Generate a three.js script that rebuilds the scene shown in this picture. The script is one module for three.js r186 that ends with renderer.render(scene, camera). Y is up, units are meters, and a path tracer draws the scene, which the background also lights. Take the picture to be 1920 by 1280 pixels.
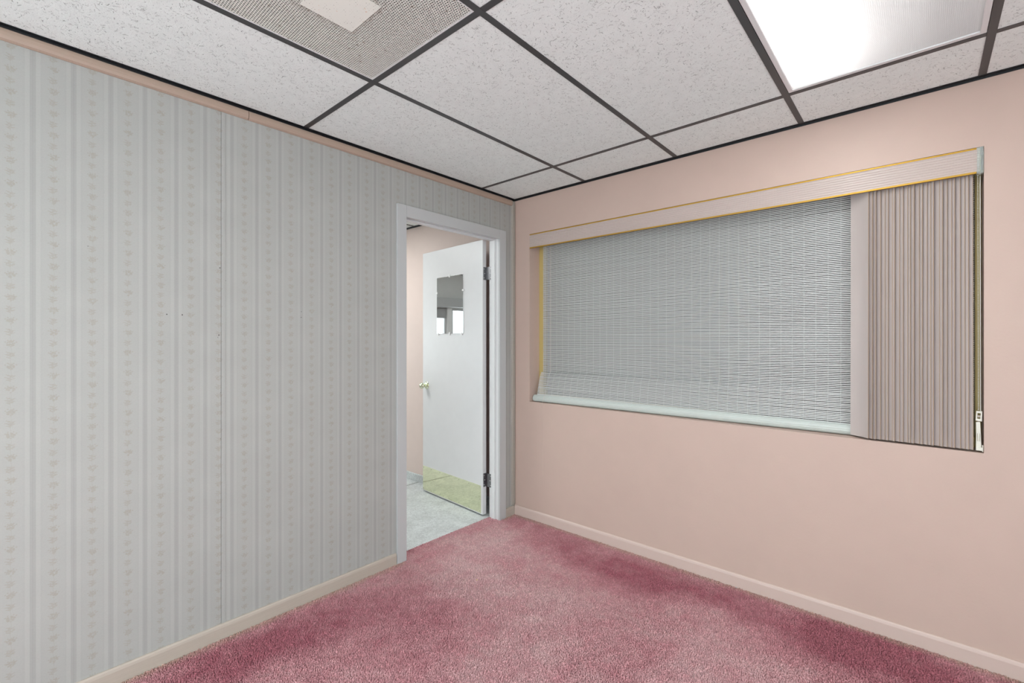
import * as THREE from 'three';
import { mergeGeometries } from 'three/addons/utils/BufferGeometryUtils.js';
import { RectAreaLightUniformsLib } from 'three/addons/lights/RectAreaLightUniformsLib.js';
import { RoundedBoxGeometry } from 'three/addons/geometries/RoundedBoxGeometry.js';

// ------------------------------------------------------------------ camera, sky, exposure
const scene = new THREE.Scene();
const camera = new THREE.PerspectiveCamera(2 * Math.atan(640 / 870.1) * 180 / Math.PI, 1920 / 1280, 0.05, 60);
camera.position.set(2.272, 1.2886, 2.5986);
camera.rotation.set(0, 0.7236, 0);
camera.setViewOffset(1920, 1280, 0, 3.55, 1920, 1280);
scene.add(camera);
scene.background = new THREE.Color().setRGB(2.55, 2.78, 2.9);   // bright overcast sky outside

const renderer = new THREE.WebGLRenderer({ antialias: true });
renderer.toneMapping = THREE.LinearToneMapping;
renderer.toneMappingExposure = 1.78;
renderer.shadowMap.enabled = true;
RectAreaLightUniformsLib.init();
const LAMP = { color: new THREE.Color().setRGB(0.97, 1.0, 1.0), power: 9 };

// ------------------------------------------------------------------ dimensions (metres)
const H = 2.323;                                   // underside of the ceiling grid
const TOP = H + 0.45;                              // structural slab above the hung ceiling
const XR = 3.96, ZB = 4.3, WT = 0.091;             // room width, depth, partition thickness
const NX = -3.6;                                   // far wall of the next room
const DO = { z0: 0.173, z1: 0.977, top: 2.010 };   // clear door opening
const WIN = { x0: 0.146, x1: 2.455, y0: 0.841, y1: 2.050 };

// ------------------------------------------------------------------ helpers
function rng(seed) { let a = seed >>> 0; return () => { a = (a + 0x6D2B79F5) | 0; let t = Math.imul(a ^ (a >>> 15), 1 | a); t = (t + Math.imul(t ^ (t >>> 7), 61 | t)) ^ t; return ((t ^ (t >>> 14)) >>> 0) / 4294967296; }; }
const taken = {};
function numbered(n) { if (!(n in taken)) { taken[n] = 0; return n; } taken[n]++; return n + '_' + String(taken[n]).padStart(3, '0'); }
function worldUV(g) {
  const p = g.attributes.position, n = g.attributes.normal, uv = new Float32Array(p.count * 2);
  for (let i = 0; i < p.count; i++) {
    const ax = Math.abs(n.getX(i)), ay = Math.abs(n.getY(i)), az = Math.abs(n.getZ(i));
    const x = p.getX(i), y = p.getY(i), z = p.getZ(i);
    if (ax >= ay && ax >= az) { uv[2 * i] = z; uv[2 * i + 1] = y; } else if (ay >= az) { uv[2 * i] = x; uv[2 * i + 1] = z; } else { uv[2 * i] = x; uv[2 * i + 1] = y; }
  }
  g.setAttribute('uv', new THREE.BufferAttribute(uv, 2));
  return g;
}
function box(x0, x1, y0, y1, z0, z1) { const g = new THREE.BoxGeometry(x1 - x0, y1 - y0, z1 - z0); g.translate((x0 + x1) / 2, (y0 + y1) / 2, (z0 + z1) / 2); return worldUV(g); }
function rbox(x0, x1, y0, y1, z0, z1, r = 0.003, s = 2) { const g = new RoundedBoxGeometry(x1 - x0, y1 - y0, z1 - z0, s, r); g.translate((x0 + x1) / 2, (y0 + y1) / 2, (z0 + z1) / 2); return worldUV(g.index ? g.toNonIndexed() : g); }
function merge(list) { return list.length === 1 ? list[0] : mergeGeometries(list.map(g => { const q = g.index ? g.toNonIndexed() : g; for (const k of Object.keys(q.attributes)) if (!['position', 'normal', 'uv'].includes(k)) q.deleteAttribute(k); return q; })); }
function mesh(name, geos, mat, parent = scene) {
  const m = new THREE.Mesh(Array.isArray(geos) ? merge(geos) : geos, mat);
  m.name = parent === scene ? numbered(name) : name;
  m.castShadow = m.receiveShadow = true; parent.add(m); return m;
}
function tag(o, label, category, group, kind) { o.userData.label = label; o.userData.category = category; if (group) o.userData.group = group; if (kind) o.userData.kind = kind; return o; }
function group(name, pos = [0, 0, 0], parent = scene) { const g = new THREE.Group(); g.name = parent === scene ? numbered(name) : name; g.position.set(...pos); parent.add(g); return g; }
function struct(name, geos, mat, label, category) { return tag(mesh(name, geos, mat), label, category, null, 'structure'); }
function extrudeX(pts, x0, x1, bevel = 0) {           // profile [z, y] swept along x
  const s = new THREE.Shape(pts.map(([z, y]) => new THREE.Vector2(-z, y)));
  const g = new THREE.ExtrudeGeometry(s, { depth: x1 - x0, bevelEnabled: false, curveSegments: 6 });
  g.rotateY(Math.PI / 2); g.translate(x0, 0, 0); return worldUV(g);
}
function extrudeZ(pts, z0, z1) {                      // profile [x, y] swept along z
  const s = new THREE.Shape(pts.map(([x, y]) => new THREE.Vector2(x, y)));
  const g = new THREE.ExtrudeGeometry(s, { depth: z1 - z0, bevelEnabled: false, curveSegments: 6 });
  g.translate(0, 0, z0); return worldUV(g);
}
const lin = (r, g, b) => new THREE.Color().setRGB(r, g, b);
// value noise
function noise2(seed) {
  const r = rng(seed), N = 256, t = new Float32Array(N * N); for (let i = 0; i < t.length; i++) t[i] = r();
  return (x, y, px = N, py = N) => {
    const xi = Math.floor(x), yi = Math.floor(y), fx = x - xi, fy = y - yi, u = fx * fx * (3 - 2 * fx), v = fy * fy * (3 - 2 * fy);
    const w = (a, p) => ((a % p) + p) % p, g = (a, b) => t[w(b, py) * N + w(a, px)];
    return (g(xi, yi) * (1 - u) + g(xi + 1, yi) * u) * (1 - v) + (g(xi, yi + 1) * (1 - u) + g(xi + 1, yi + 1) * u) * v;
  };
}
function dataTex(w, h, fn, srgb, sx, sy) {            // fn(x, y) -> [r, g, b] or grey, 0..1 display values
  const d = new Uint8Array(w * h * 4);
  for (let y = 0, k = 0; y < h; y++) for (let x = 0; x < w; x++, k += 4) {
    const c = fn(x, y), a = typeof c === 'number' ? [c, c, c] : c;
    d[k] = Math.max(0, Math.min(255, a[0] * 255)); d[k + 1] = Math.max(0, Math.min(255, a[1] * 255)); d[k + 2] = Math.max(0, Math.min(255, a[2] * 255)); d[k + 3] = 255;
  }
  const t = new THREE.DataTexture(d, w, h, THREE.RGBAFormat);
  t.wrapS = t.wrapT = THREE.RepeatWrapping; t.magFilter = THREE.LinearFilter; t.minFilter = THREE.LinearMipmapLinearFilter; t.generateMipmaps = true;
  if (srgb) t.colorSpace = THREE.SRGBColorSpace;
  t.repeat.set(1 / sx, 1 / sy); t.needsUpdate = true; return t;
}

// ------------------------------------------------------------------ materials
const nA = noise2(11), nB = noise2(12), nC = noise2(13);
// printed stripe wallpaper: floral columns every 0.1016 m, ruled lines half way between, half-drop repeat
const WPX = 0.8128, WPY = 0.6096, WW = 2048, WH = 1536;
const wallpaperTex = (() => {
  const P = 0.1016, V = 0.0762, r = rng(5);
  const dots = [];                                    // leaf sprays and blossoms as small blobs of print
  const ink = new Float32Array(WW * WH);
  const stamp = (cx, cy, rad, a) => {
    const R = Math.ceil(rad / WPX * WW) + 1, px = cx / WPX * WW, py = cy / WPY * WH;
    for (let j = -R; j <= R; j++) for (let i = -R; i <= R; i++) {
      const x = Math.round(px) + i, y = Math.round(py) + j, d = Math.hypot(x - px, y - py) / (rad / WPX * WW);
      if (d < 1) { const k = (((y % WH) + WH) % WH) * WW + (((x % WW) + WW) % WW); ink[k] = Math.max(ink[k], a * Math.min(1, (1 - d) * 2.5)); }
    }
  };
  for (let c = 0; c < 8; c++) {
    const cx = (c + 0.5) * P, ph = (c % 2) * V / 2;
    for (let m = 0; m < 8; m++) {
      const y0 = m * V + ph;
      // blossom: a rounded cup with petal tips
      for (let k = 0; k < 26; k++) { const a = r() * 6.28, q = Math.sqrt(r()); stamp(cx + Math.cos(a) * q * 0.0098, y0 + Math.sin(a) * q * 0.0088, 0.0022 + 0.0022 * r(), 0.4 + 0.45 * r()); }
      for (const [dx, dy] of [[-0.0128, 0.0048], [-0.0065, 0.0098], [0, 0.0075], [0.0068, 0.0102], [0.0126, 0.005], [0, -0.0108]]) stamp(cx + dx, y0 + dy, 0.0027, 0.65);
      // sprig of slanting leaves between two blossoms, on a thin stem
      for (let k = 0; k < 14; k++) stamp(cx + Math.sin(k * 0.5) * 0.0015, y0 + 0.012 + k * 0.004, 0.0014, 0.5);
      for (let k = 0; k < 20; k++) { const a = r() * 6.28, q = Math.sqrt(r()); stamp(cx + 0.001 + Math.cos(a) * q * 0.009, y0 + 0.038 + Math.sin(a) * q * 0.0095, 0.0018 + 0.0018 * r(), 0.3 + 0.4 * r()); }
      for (let q = 0; q < 5; q++) { const ly = y0 + 0.0275 + q * 0.0043, side = q % 2 ? -1 : 1, ln = 0.0125 - Math.abs(q - 2) * 0.0018; for (let k = 0; k < 8; k++) { const t = k / 7; stamp(cx + 0.0015 + side * t * ln, ly + t * 0.004, 0.0021 - 0.0008 * t, 0.5 + 0.35 * r()); } }
    }
  }
  const P2 = P;
  return dataTex(WW, WH, (x, y) => {
    const mx = (x + 0.5) / WW * WPX, my = (y + 0.5) / WH * WPY, s = ((mx / P2) % 1 + 1) % 1;      // s = .5 floral column, s = 0 ruled lines
    const e = Math.min(s, 1 - s) * P2;                                                             // distance from the ruled line
    let L = 0.642, warm = 0;
    if (e > 0.0075 && e < 0.0185) L += 0.022 * (0.7 + 0.3 * Math.sin(e * 4200));                   // pale sheen stripes
    else if (e <= 0.0075) { L -= 0.012; const bead = 0.5 + 0.5 * Math.sin(my * 2 * Math.PI / 0.0038); if (e < 0.0008) L -= 0.05; else if (Math.abs(e - 0.0035) < 0.0009) L -= 0.025; else if (Math.abs(e - 0.0062) < 0.0008) L -= 0.035 * bead; }
    else if (e > 0.0185 && e < 0.024) L -= 0.004;
    const k = ink[y * WW + x] * (0.85 + 0.3 * nA(mx * 900, my * 900)); L -= 0.058 * k; warm = k;
    L += (nB(mx * 400, my * 400) - 0.5) * 0.012 + (nC(mx * 1.23 * 8, my * 1.64 * 8, 8, 8) - 0.5) * 0.012;
    return [L + 0.004 + warm * 0.02, L + 0.003 + warm * 0.006, L - 0.012 - warm * 0.02];
  }, true, WPX, WPY);
})();
wallpaperTex.offset.set(0.147 / WPX, 0.02 / WPY);
const M = {};
M.wallpaper = new THREE.MeshStandardMaterial({ map: wallpaperTex, roughness: 0.62 });
const plasterBump = dataTex(512, 512, (x, y) => 0.5 * nA(x / 8, y / 8, 64, 64) + 0.3 * nB(x / 4, y / 4, 128, 128) + 0.2 * nC(x / 2, y / 2), false, 0.5, 0.5);
const paintTone = dataTex(512, 512, (x, y) => { const v = 0.95 + 0.05 * (0.6 * nB(x / 64, y / 64, 8, 8) + 0.4 * nC(x / 16, y / 16, 32, 32)); return [v, v, v]; }, false, 1.4, 1.4);
const paint = (r, g, b, rough = 0.55) => new THREE.MeshStandardMaterial({ color: lin(r, g, b), map: paintTone, roughness: rough, bumpMap: plasterBump, bumpScale: 0.0002 });
M.pink = paint(0.545, 0.407, 0.347);
M.pinkPale = paint(0.7, 0.575, 0.52);
M.offwhite = paint(0.74, 0.74, 0.73);
M.pinkTrim = new THREE.MeshStandardMaterial({ color: lin(0.58, 0.455, 0.405), roughness: 0.42 });
const grain = dataTex(1024, 256, (x, y) => { const v = 0.9 + 0.1 * (0.6 * nA(x / 64, y / 3, 16, 85) + 0.4 * nB(x / 32, y / 1.5, 32, 170)); return [v, v * (0.985 + 0.015 * nC(x / 40, y / 4)), v * 0.98]; }, false, 0.9, 0.12);
const grainZ = grain;
M.beigeWood = new THREE.MeshStandardMaterial({ color: lin(0.46, 0.4, 0.345), map: grain, roughness: 0.5 });
M.peachWood = new THREE.MeshStandardMaterial({ color: lin(0.41, 0.305, 0.245), map: grain, roughness: 0.5 });
M.greigeWood = new THREE.MeshStandardMaterial({ color: lin(0.34, 0.31, 0.275), map: grain, roughness: 0.5 });
M.whitePaint = new THREE.MeshStandardMaterial({ color: lin(0.47, 0.475, 0.475), roughness: 0.4 });
M.doorWhite = new THREE.MeshStandardMaterial({ color: lin(0.68, 0.68, 0.68), map: paintTone, roughness: 0.38 });
M.black = new THREE.MeshStandardMaterial({ color: lin(0.045, 0.045, 0.047), roughness: 0.34 });
M.blackAngle = new THREE.MeshStandardMaterial({ color: lin(0.012, 0.013, 0.015), roughness: 0.4 });
M.hole = new THREE.MeshStandardMaterial({ color: lin(0.035, 0.028, 0.022), roughness: 0.9 });
M.plank = new THREE.MeshStandardMaterial({ color: lin(0.26, 0.2, 0.14), roughness: 0.9 });
M.concrete = new THREE.MeshStandardMaterial({ color: lin(0.34, 0.33, 0.31), roughness: 0.95 });
M.duct = new THREE.MeshStandardMaterial({ color: lin(0.4, 0.41, 0.42), metalness: 0.7, roughness: 0.5 });
M.whiteMetal = new THREE.MeshStandardMaterial({ color: lin(0.74, 0.74, 0.74), roughness: 0.35 });
M.reflector = new THREE.MeshStandardMaterial({ color: lin(0.85, 0.85, 0.85), roughness: 0.5 });
M.gold = new THREE.MeshStandardMaterial({ color: lin(0.5, 0.29, 0.04), metalness: 0.6, roughness: 0.45 });
M.goldFrame = new THREE.MeshStandardMaterial({ color: lin(0.56, 0.44, 0.17), metalness: 0.2, roughness: 0.4 });
M.steel = new THREE.MeshStandardMaterial({ color: lin(0.27, 0.27, 0.28), metalness: 1, roughness: 0.35 });
M.knob = new THREE.MeshStandardMaterial({ color: lin(0.78, 0.82, 0.62), metalness: 1, roughness: 0.12 });
M.mirror = new THREE.MeshStandardMaterial({ color: lin(0.86, 0.87, 0.87), metalness: 1, roughness: 0.015 });
M.kick = new THREE.MeshStandardMaterial({ color: lin(0.84, 0.86, 0.62), metalness: 1, roughness: 0.05, bumpMap: plasterBump, bumpScale: 0.00004 });
M.pvc = new THREE.MeshStandardMaterial({ color: lin(0.58, 0.585, 0.57), roughness: 0.4 });
M.pvcRoll = new THREE.MeshStandardMaterial({ color: lin(0.52, 0.56, 0.53), roughness: 0.45 });
M.vane = new THREE.MeshPhysicalMaterial({ color: lin(0.7, 0.625, 0.595), roughness: 0.42, transmission: 0.35, thickness: 0, side: THREE.DoubleSide });
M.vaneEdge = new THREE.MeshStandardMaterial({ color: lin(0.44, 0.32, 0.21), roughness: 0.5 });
M.valance = new THREE.MeshStandardMaterial({ color: lin(0.49, 0.405, 0.37), roughness: 0.35 });
M.cream = new THREE.MeshStandardMaterial({ color: lin(0.72, 0.71, 0.62), roughness: 0.4 });
M.cord = new THREE.MeshStandardMaterial({ color: lin(0.75, 0.75, 0.7), roughness: 0.8 });
M.string = new THREE.MeshStandardMaterial({ color: lin(0.62, 0.64, 0.63), roughness: 0.8 });
M.clip = new THREE.MeshStandardMaterial({ color: lin(0.8, 0.8, 0.79), roughness: 0.3 });
M.clear = new THREE.MeshPhysicalMaterial({ color: lin(0.92, 0.96, 0.94), roughness: 0.1, transmission: 0.85, thickness: 0, ior: 1.49 });
M.glass = new THREE.MeshPhysicalMaterial({ color: lin(0.9, 0.93, 0.92), roughness: 0.02, transmission: 1, thickness: 0, ior: 1.5 });
M.tintedGlass = new THREE.MeshPhysicalMaterial({ color: lin(0.6, 0.61, 0.6), roughness: 0.02, transmission: 1, thickness: 0, ior: 1.5, specularIntensity: 0.25 });
M.stucco = new THREE.MeshStandardMaterial({ color: lin(0.2, 0.19, 0.18), roughness: 0.95 });

// fissured mineral-fibre tile
const TW = 0.61, TL = 1.22;
const [tileTex, tileBump] = (() => {
  const w = 1024, h = 2048, f = new Float32Array(w * h), r = rng(77);
  const dot = (x, y, rad, a) => { const R = Math.ceil(rad) + 1; for (let j = -R; j <= R; j++) for (let i = -R; i <= R; i++) { const X = Math.round(x) + i, Y = Math.round(y) + j, d = Math.hypot(X - x, Y - y) / rad; if (d < 1) { const k = ((Y + h) % h) * w + ((X + w) % w); f[k] = Math.max(f[k], a * Math.min(1, (1 - d) * 2)); } } };
  for (let k = 0; k < 2300; k++) {                   // fissures: short wandering cracks
    let x = r() * w, y = r() * h, a = r() * 6.283; const len = 5 + Math.floor(r() * r() * 30), dep = 0.25 + 0.75 * r() * r();
    for (let i = 0; i < len; i++) { x += Math.cos(a) * 1.1; y += Math.sin(a) * 1.1; a += (r() - 0.5) * 0.7; dot(x, y, 1.5 + 1.3 * r(), dep * (0.6 + 0.4 * r())); }
  }
  for (let k = 0; k < 3600; k++) dot(r() * w, r() * h, 1.3 + r() * 1.2, 0.2 + 0.6 * r());
  const c = dataTex(w, h, (x, y) => { const v = 0.935 - 0.38 * f[y * w + x] + (nA(x / 3, y / 3) - 0.5) * 0.03 + (nB(x / 40, y / 40) - 0.5) * 0.02; return [v * 0.975, v * 0.997, v * 0.988]; }, true, TW, TL);
  const b = dataTex(512, 1024, (x, y) => 0.8 - 0.8 * f[(y * 2) * w + x * 2] + 0.2 * nC(x / 2, y / 2), false, TW, TL);
  return [c, b];
})();
M.tile = new THREE.MeshStandardMaterial({ map: tileTex, roughness: 0.9, bumpMap: tileBump, bumpScale: 0.0015 });

// grey flat-weave carpet of the next room, with dark flecks
const greyTex = (() => {
  const w = 1024, f = new Float32Array(w * w), r = rng(31);
  for (let k = 0; k < 9000; k++) { let x = r() * w, y = r() * w, a = (r() < 0.7 ? 0 : 1.57) + (r() - 0.5) * 0.8; const len = 2 + Math.floor(r() * r() * 14), dep = 0.15 + 0.85 * r() * r(); for (let i = 0; i < len; i++) { x += Math.cos(a); y += Math.sin(a); a += (r() - 0.5) * 0.4; const k2 = ((Math.floor(y) + w) % w) * w + ((Math.floor(x) + w) % w); f[k2] = Math.max(f[k2], dep); } }
  return dataTex(w, w, (x, y) => { const v = 0.79 - 0.3 * f[y * w + x] + (nA(x / 2, y / 2) - 0.5) * 0.14 + (nB(x / 10, y / 10, 102, 102) - 0.5) * 0.07 + (nC(x / 64, y / 64, 16, 16) - 0.5) * 0.06; return [v * 0.985, v * 1.005, v]; }, true, 1.3, 1.3);
})();
const greyBump = dataTex(512, 512, (x, y) => 0.6 * nA(x / 2, y / 2, 256, 256) + 0.4 * nB(x / 6, y / 6, 85, 85), false, 0.6, 0.6);
M.greyCarpet = new THREE.MeshStandardMaterial({ map: greyTex, roughness: 1, bumpMap: greyBump, bumpScale: 0.003 });

// ------------------------------------------------------------------ pink cut-pile carpet
// colour of the yarn over the floor: crushed pale traffic lane from the door, deeper dye where the pile was never walked on, tan grit along the skirting
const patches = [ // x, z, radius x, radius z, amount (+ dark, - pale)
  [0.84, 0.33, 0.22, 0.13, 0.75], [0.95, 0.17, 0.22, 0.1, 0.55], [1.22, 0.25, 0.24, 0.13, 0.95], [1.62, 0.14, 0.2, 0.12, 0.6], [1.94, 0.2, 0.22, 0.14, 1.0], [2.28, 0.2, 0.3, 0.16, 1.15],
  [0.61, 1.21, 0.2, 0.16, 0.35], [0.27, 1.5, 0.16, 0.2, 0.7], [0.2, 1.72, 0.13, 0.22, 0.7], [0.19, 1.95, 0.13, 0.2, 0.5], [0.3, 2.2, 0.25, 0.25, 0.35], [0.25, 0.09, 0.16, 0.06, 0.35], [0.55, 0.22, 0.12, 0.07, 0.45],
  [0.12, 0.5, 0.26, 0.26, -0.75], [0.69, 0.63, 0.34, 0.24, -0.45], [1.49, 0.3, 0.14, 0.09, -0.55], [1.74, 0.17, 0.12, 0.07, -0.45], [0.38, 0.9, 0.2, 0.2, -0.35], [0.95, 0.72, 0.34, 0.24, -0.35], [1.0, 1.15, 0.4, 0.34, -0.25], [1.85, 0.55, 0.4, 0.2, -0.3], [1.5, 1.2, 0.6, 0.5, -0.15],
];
const nP = noise2(41), nQ = noise2(42), nR = noise2(43);
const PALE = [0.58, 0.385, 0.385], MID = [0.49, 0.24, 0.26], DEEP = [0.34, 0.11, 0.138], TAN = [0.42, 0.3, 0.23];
function pile(x, z) {
  let d = 0; for (const [cx, cz, rx, rz, a] of patches) { const q = ((x - cx) / rx) ** 2 + ((z - cz) / rz) ** 2; if (q < 6) d += a * Math.exp(-q * 0.8); }
  d += (nP(x * 5 + 9, z * 5 + 3) - 0.5) * 0.55 + (nQ(x * 13 + 5, z * 13 + 7) - 0.5) * 0.5 + (nR(x * 34, z * 34) - 0.5) * 0.4;
  d = Math.max(-1, Math.min(1, d));
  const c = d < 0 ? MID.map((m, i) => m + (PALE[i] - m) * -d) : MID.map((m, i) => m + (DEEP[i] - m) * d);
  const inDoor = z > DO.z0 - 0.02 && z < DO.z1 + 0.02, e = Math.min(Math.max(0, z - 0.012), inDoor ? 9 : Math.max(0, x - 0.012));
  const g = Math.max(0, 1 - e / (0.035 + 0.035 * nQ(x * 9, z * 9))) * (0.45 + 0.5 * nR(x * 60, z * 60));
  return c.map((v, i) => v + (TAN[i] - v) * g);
}
const carpetBase = dataTex(1024, 1024, (x, y) => { const c = pile(x / 1024 * 4.2 - 0.1, y / 1024 * 4.4); const k = 0.8 + 0.35 * nA(x * 0.9, y * 0.9); return c.map(v => Math.pow(v * k, 1 / 2.2)); }, true, 4.2, 4.4);
carpetBase.offset.set(0.1 / 4.2, 0);
M.carpetBase = new THREE.MeshStandardMaterial({ map: carpetBase, roughness: 1 });
M.pile = new THREE.MeshStandardMaterial({ color: 0xffffff, roughness: 0.95 });

// ================================================================== THE SETTING
struct('floor', box(-0.09, XR, -0.12, -0.008, 0, ZB), M.carpetBase, 'dusty pink cut-pile carpet covering the whole office floor', 'floor');
{ // tufts
  const g = (() => {
    const n = 5, pos = [], idx = [], rr = [[0, 0.0024], [0.0065, 0.0031], [0.0102, 0.0022]];
    for (const [y, r] of rr) for (let k = 0; k < n; k++) { const a = k / n * 6.2832 + y * 60; pos.push(Math.cos(a) * r + y * 0.12, y, Math.sin(a) * r); }
    pos.push(0.0012, 0.0114, 0);
    for (let l = 0; l < 2; l++) for (let k = 0; k < n; k++) { const a = l * n + k, b = l * n + (k + 1) % n, c = a + n, d = b + n; idx.push(a, c, b, b, c, d); }
    for (let k = 0; k < n; k++) idx.push(2 * n + k, 3 * n, 2 * n + (k + 1) % n);
    const q = new THREE.BufferGeometry(); q.setAttribute('position', new THREE.Float32BufferAttribute(pos, 3)); q.setIndex(idx); q.computeVertexNormals(); return q;
  })();
  const r = rng(101), pitch = 0.0062, list = [];
  const add = (x0, x1, z0, z1) => { let row = 0; for (let z = z0; z < z1; z += pitch * 0.87, row++) for (let x = x0 + (row % 2) * pitch / 2; x < x1; x += pitch) list.push([x + (r() - 0.5) * 0.0036, z + (r() - 0.5) * 0.0036]); };
  add(0.014, 3.1, 0.014, 2.75);
  add(-0.088, 0.014, DO.z0 + 0.004, DO.z1 - 0.004);
  const im = new THREE.InstancedMesh(g, M.pile, list.length), m = new THREE.Matrix4(), q = new THREE.Quaternion(), e = new THREE.Euler(), s = new THREE.Vector3(), p = new THREE.Vector3(), c = new THREE.Color();
  list.forEach(([x, z], i) => {
    const lean = nP(x * 3, z * 3) * 6.28;
    e.set((r() - 0.5) * 0.5 + 0.2 * Math.cos(lean), r() * 6.28, (r() - 0.5) * 0.5 + 0.2 * Math.sin(lean)); q.setFromEuler(e);
    const k = 0.85 + 0.35 * r(); s.set(k, 0.72 + 0.35 * r(), k); p.set(x, -0.0095, z);
    im.setMatrixAt(i, m.compose(p, q, s));
    const col = pile(x, z), v = 0.76 + 0.55 * r() * r() + 0.18 * r(); c.setRGB(col[0] * v, col[1] * v, col[2] * v); im.setColorAt(i, c);
  });
  im.name = 'carpet_pile'; im.castShadow = im.receiveShadow = true; scene.add(im);
  tag(im, 'soft twisted pink tufts of the office carpet, paler along the walked lane', 'carpet pile', null, 'stuff');
}
{ // next room's floor: two lengths of carpet with an open seam
  const f = group('floor_beyond'); tag(f, 'pale grey flecked carpet beyond the doorway', 'floor', null, 'structure');
  mesh('subfloor', box(NX, -0.09, -0.12, -0.014, 0, ZB), M.plank, f);
  mesh('carpet_length', box(-1.140, -0.0905, -0.014, -0.002, 0.006, ZB), M.greyCarpet, f);
  mesh('carpet_length', box(NX, -1.155, -0.014, -0.003, 0.006, ZB), M.greyCarpet, f);
}
struct('baseboard_beyond', extrudeX([[0, -0.002], [0.009, -0.002], [0.009, 0.062], [0.006, 0.066], [0, 0.066]], NX, -WT - 0.001), M.greyCarpet, 'grey carpet strip turned up the pink wall beyond the doorway', 'baseboard');

// ------- wall with the door, covered in wallpapered boards
{
  const w = group('wall_left'); tag(w, 'wall papered in pale stripes with small floral columns, pierced by the doorway', 'wall', null, 'structure');
  const y1 = TOP, zd0 = DO.z0 - 0.018, zd1 = DO.z1 + 0.018, yd = DO.top + 0.018, t0 = -0.006;
  mesh('wall_core', [box(-WT, t0, -0.12, y1, 0, zd0), box(-WT, t0, -0.12, y1, zd1, ZB), box(-WT, t0, yd, y1, zd0, zd1)], M.pink, w);
  const panel = (...b) => mesh('wallpaper_panel', b.map(q => box(...q)), M.wallpaper, w);
  panel([t0, 0, -0.008, H + 0.02, 0.0, zd0], [t0, 0, yd, H + 0.02, zd0, 0.7]);
  panel([t0, 0, yd, H + 0.02, 0.7006, zd1], [t0, 0, -0.008, H + 0.02, zd1, 1.9102]);
  panel([t0, 0, -0.008, H + 0.02, 1.9278, 3.1]);
  panel([t0, 0, -0.008, H + 0.02, 3.1006, ZB]);
  mesh('joint_strip', rbox(t0, 0.0009, -0.008, H + 0.01, 1.9105, 1.9265, 0.0007, 2), M.wallpaper, w);
  // pin holes left by pictures
  for (const [y, z, r] of [[1.598, 1.932, 0.0022], [1.39, 2.12, 0.0021], [1.39, 2.068, 0.0022], [1.425, 1.581, 0.0016], [1.397, 1.582, 0.0018], [1.308, 1.936, 0.0021], [1.298, 1.94, 0.0011], [1.545, 1.91, 0.001], [1.31, 1.912, 0.001], [1.06, 1.929, 0.001], [0.86, 1.93, 0.001], [1.628, 2.355, 0.0012]]) {
    const g = new THREE.CylinderGeometry(r, r, 0.0009, 10); g.rotateZ(Math.PI / 2); g.translate(0.0003, y, z); mesh('pin_hole', g, M.hole, w);
  }
}
// ------- pink wall with the window recess
{
  const w = group('wall_right'); tag(w, 'smooth salmon pink wall with the wide recessed window', 'wall', null, 'structure');
  const d = -0.2;
  mesh('wall_face', [box(-WT, WIN.x0, -0.12, TOP, d, 0), box(WIN.x1, XR + 0.1, -0.12, TOP, d, 0), box(WIN.x0, WIN.x1, -0.12, WIN.y0, d, 0), box(WIN.x0, WIN.x1, WIN.y1, TOP, d, 0)], M.pink, w);
}
const BX0 = 0.2, BX1 = 2.7, BYA = 0.06, BYB = 2.14;
struct('wall_back', [box(-WT, BX0, -0.12, TOP, ZB, ZB + 0.1), box(BX1, XR + 0.1, -0.12, TOP, ZB, ZB + 0.1), box(BX0, BX1, -0.12, BYA, ZB, ZB + 0.1), box(BX0, BX1, BYB, TOP, ZB, ZB + 0.1)], M.offwhite, 'plain off-white wall closing the office opposite the window', 'wall');
const SZ0 = 1.5, SZ1 = 3.9;
struct('wall_side', [box(XR, XR + 0.1, -0.12, TOP, 0, SZ0), box(XR, XR + 0.1, -0.12, TOP, SZ1, ZB), box(XR, XR + 0.1, -0.12, BYA, SZ0, SZ1), box(XR, XR + 0.1, BYB, TOP, SZ0, SZ1)], M.offwhite, 'plain off-white wall facing the papered wall', 'wall');
struct('wall_beyond_right', box(NX - 0.1, -WT, -0.12, TOP, -0.2, 0), M.pinkPale, 'salmon pink wall seen through the doorway behind the open door', 'wall');
struct('wall_beyond_back', box(NX - 0.1, -WT, -0.12, TOP, ZB, ZB + 0.1), M.offwhite, 'plain wall closing the room beyond the doorway', 'wall');
const BW = [[0.75, 2.02], [2.105, 3.35]], BY0 = 0.85, BY1 = 1.78;
struct('wall_beyond_left', [box(NX - 0.1, NX, -0.12, BY0, 0, ZB), box(NX - 0.1, NX, BY1, TOP, 0, ZB), box(NX - 0.1, NX, BY0, BY1, 0, BW[0][0]), box(NX - 0.1, NX, BY0, BY1, BW[0][1], BW[1][0]), box(NX - 0.1, NX, BY0, BY1, BW[1][1], ZB)], M.offwhite, 'far wall of the next room with two bright windows, seen in the door mirror', 'wall');

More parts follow.
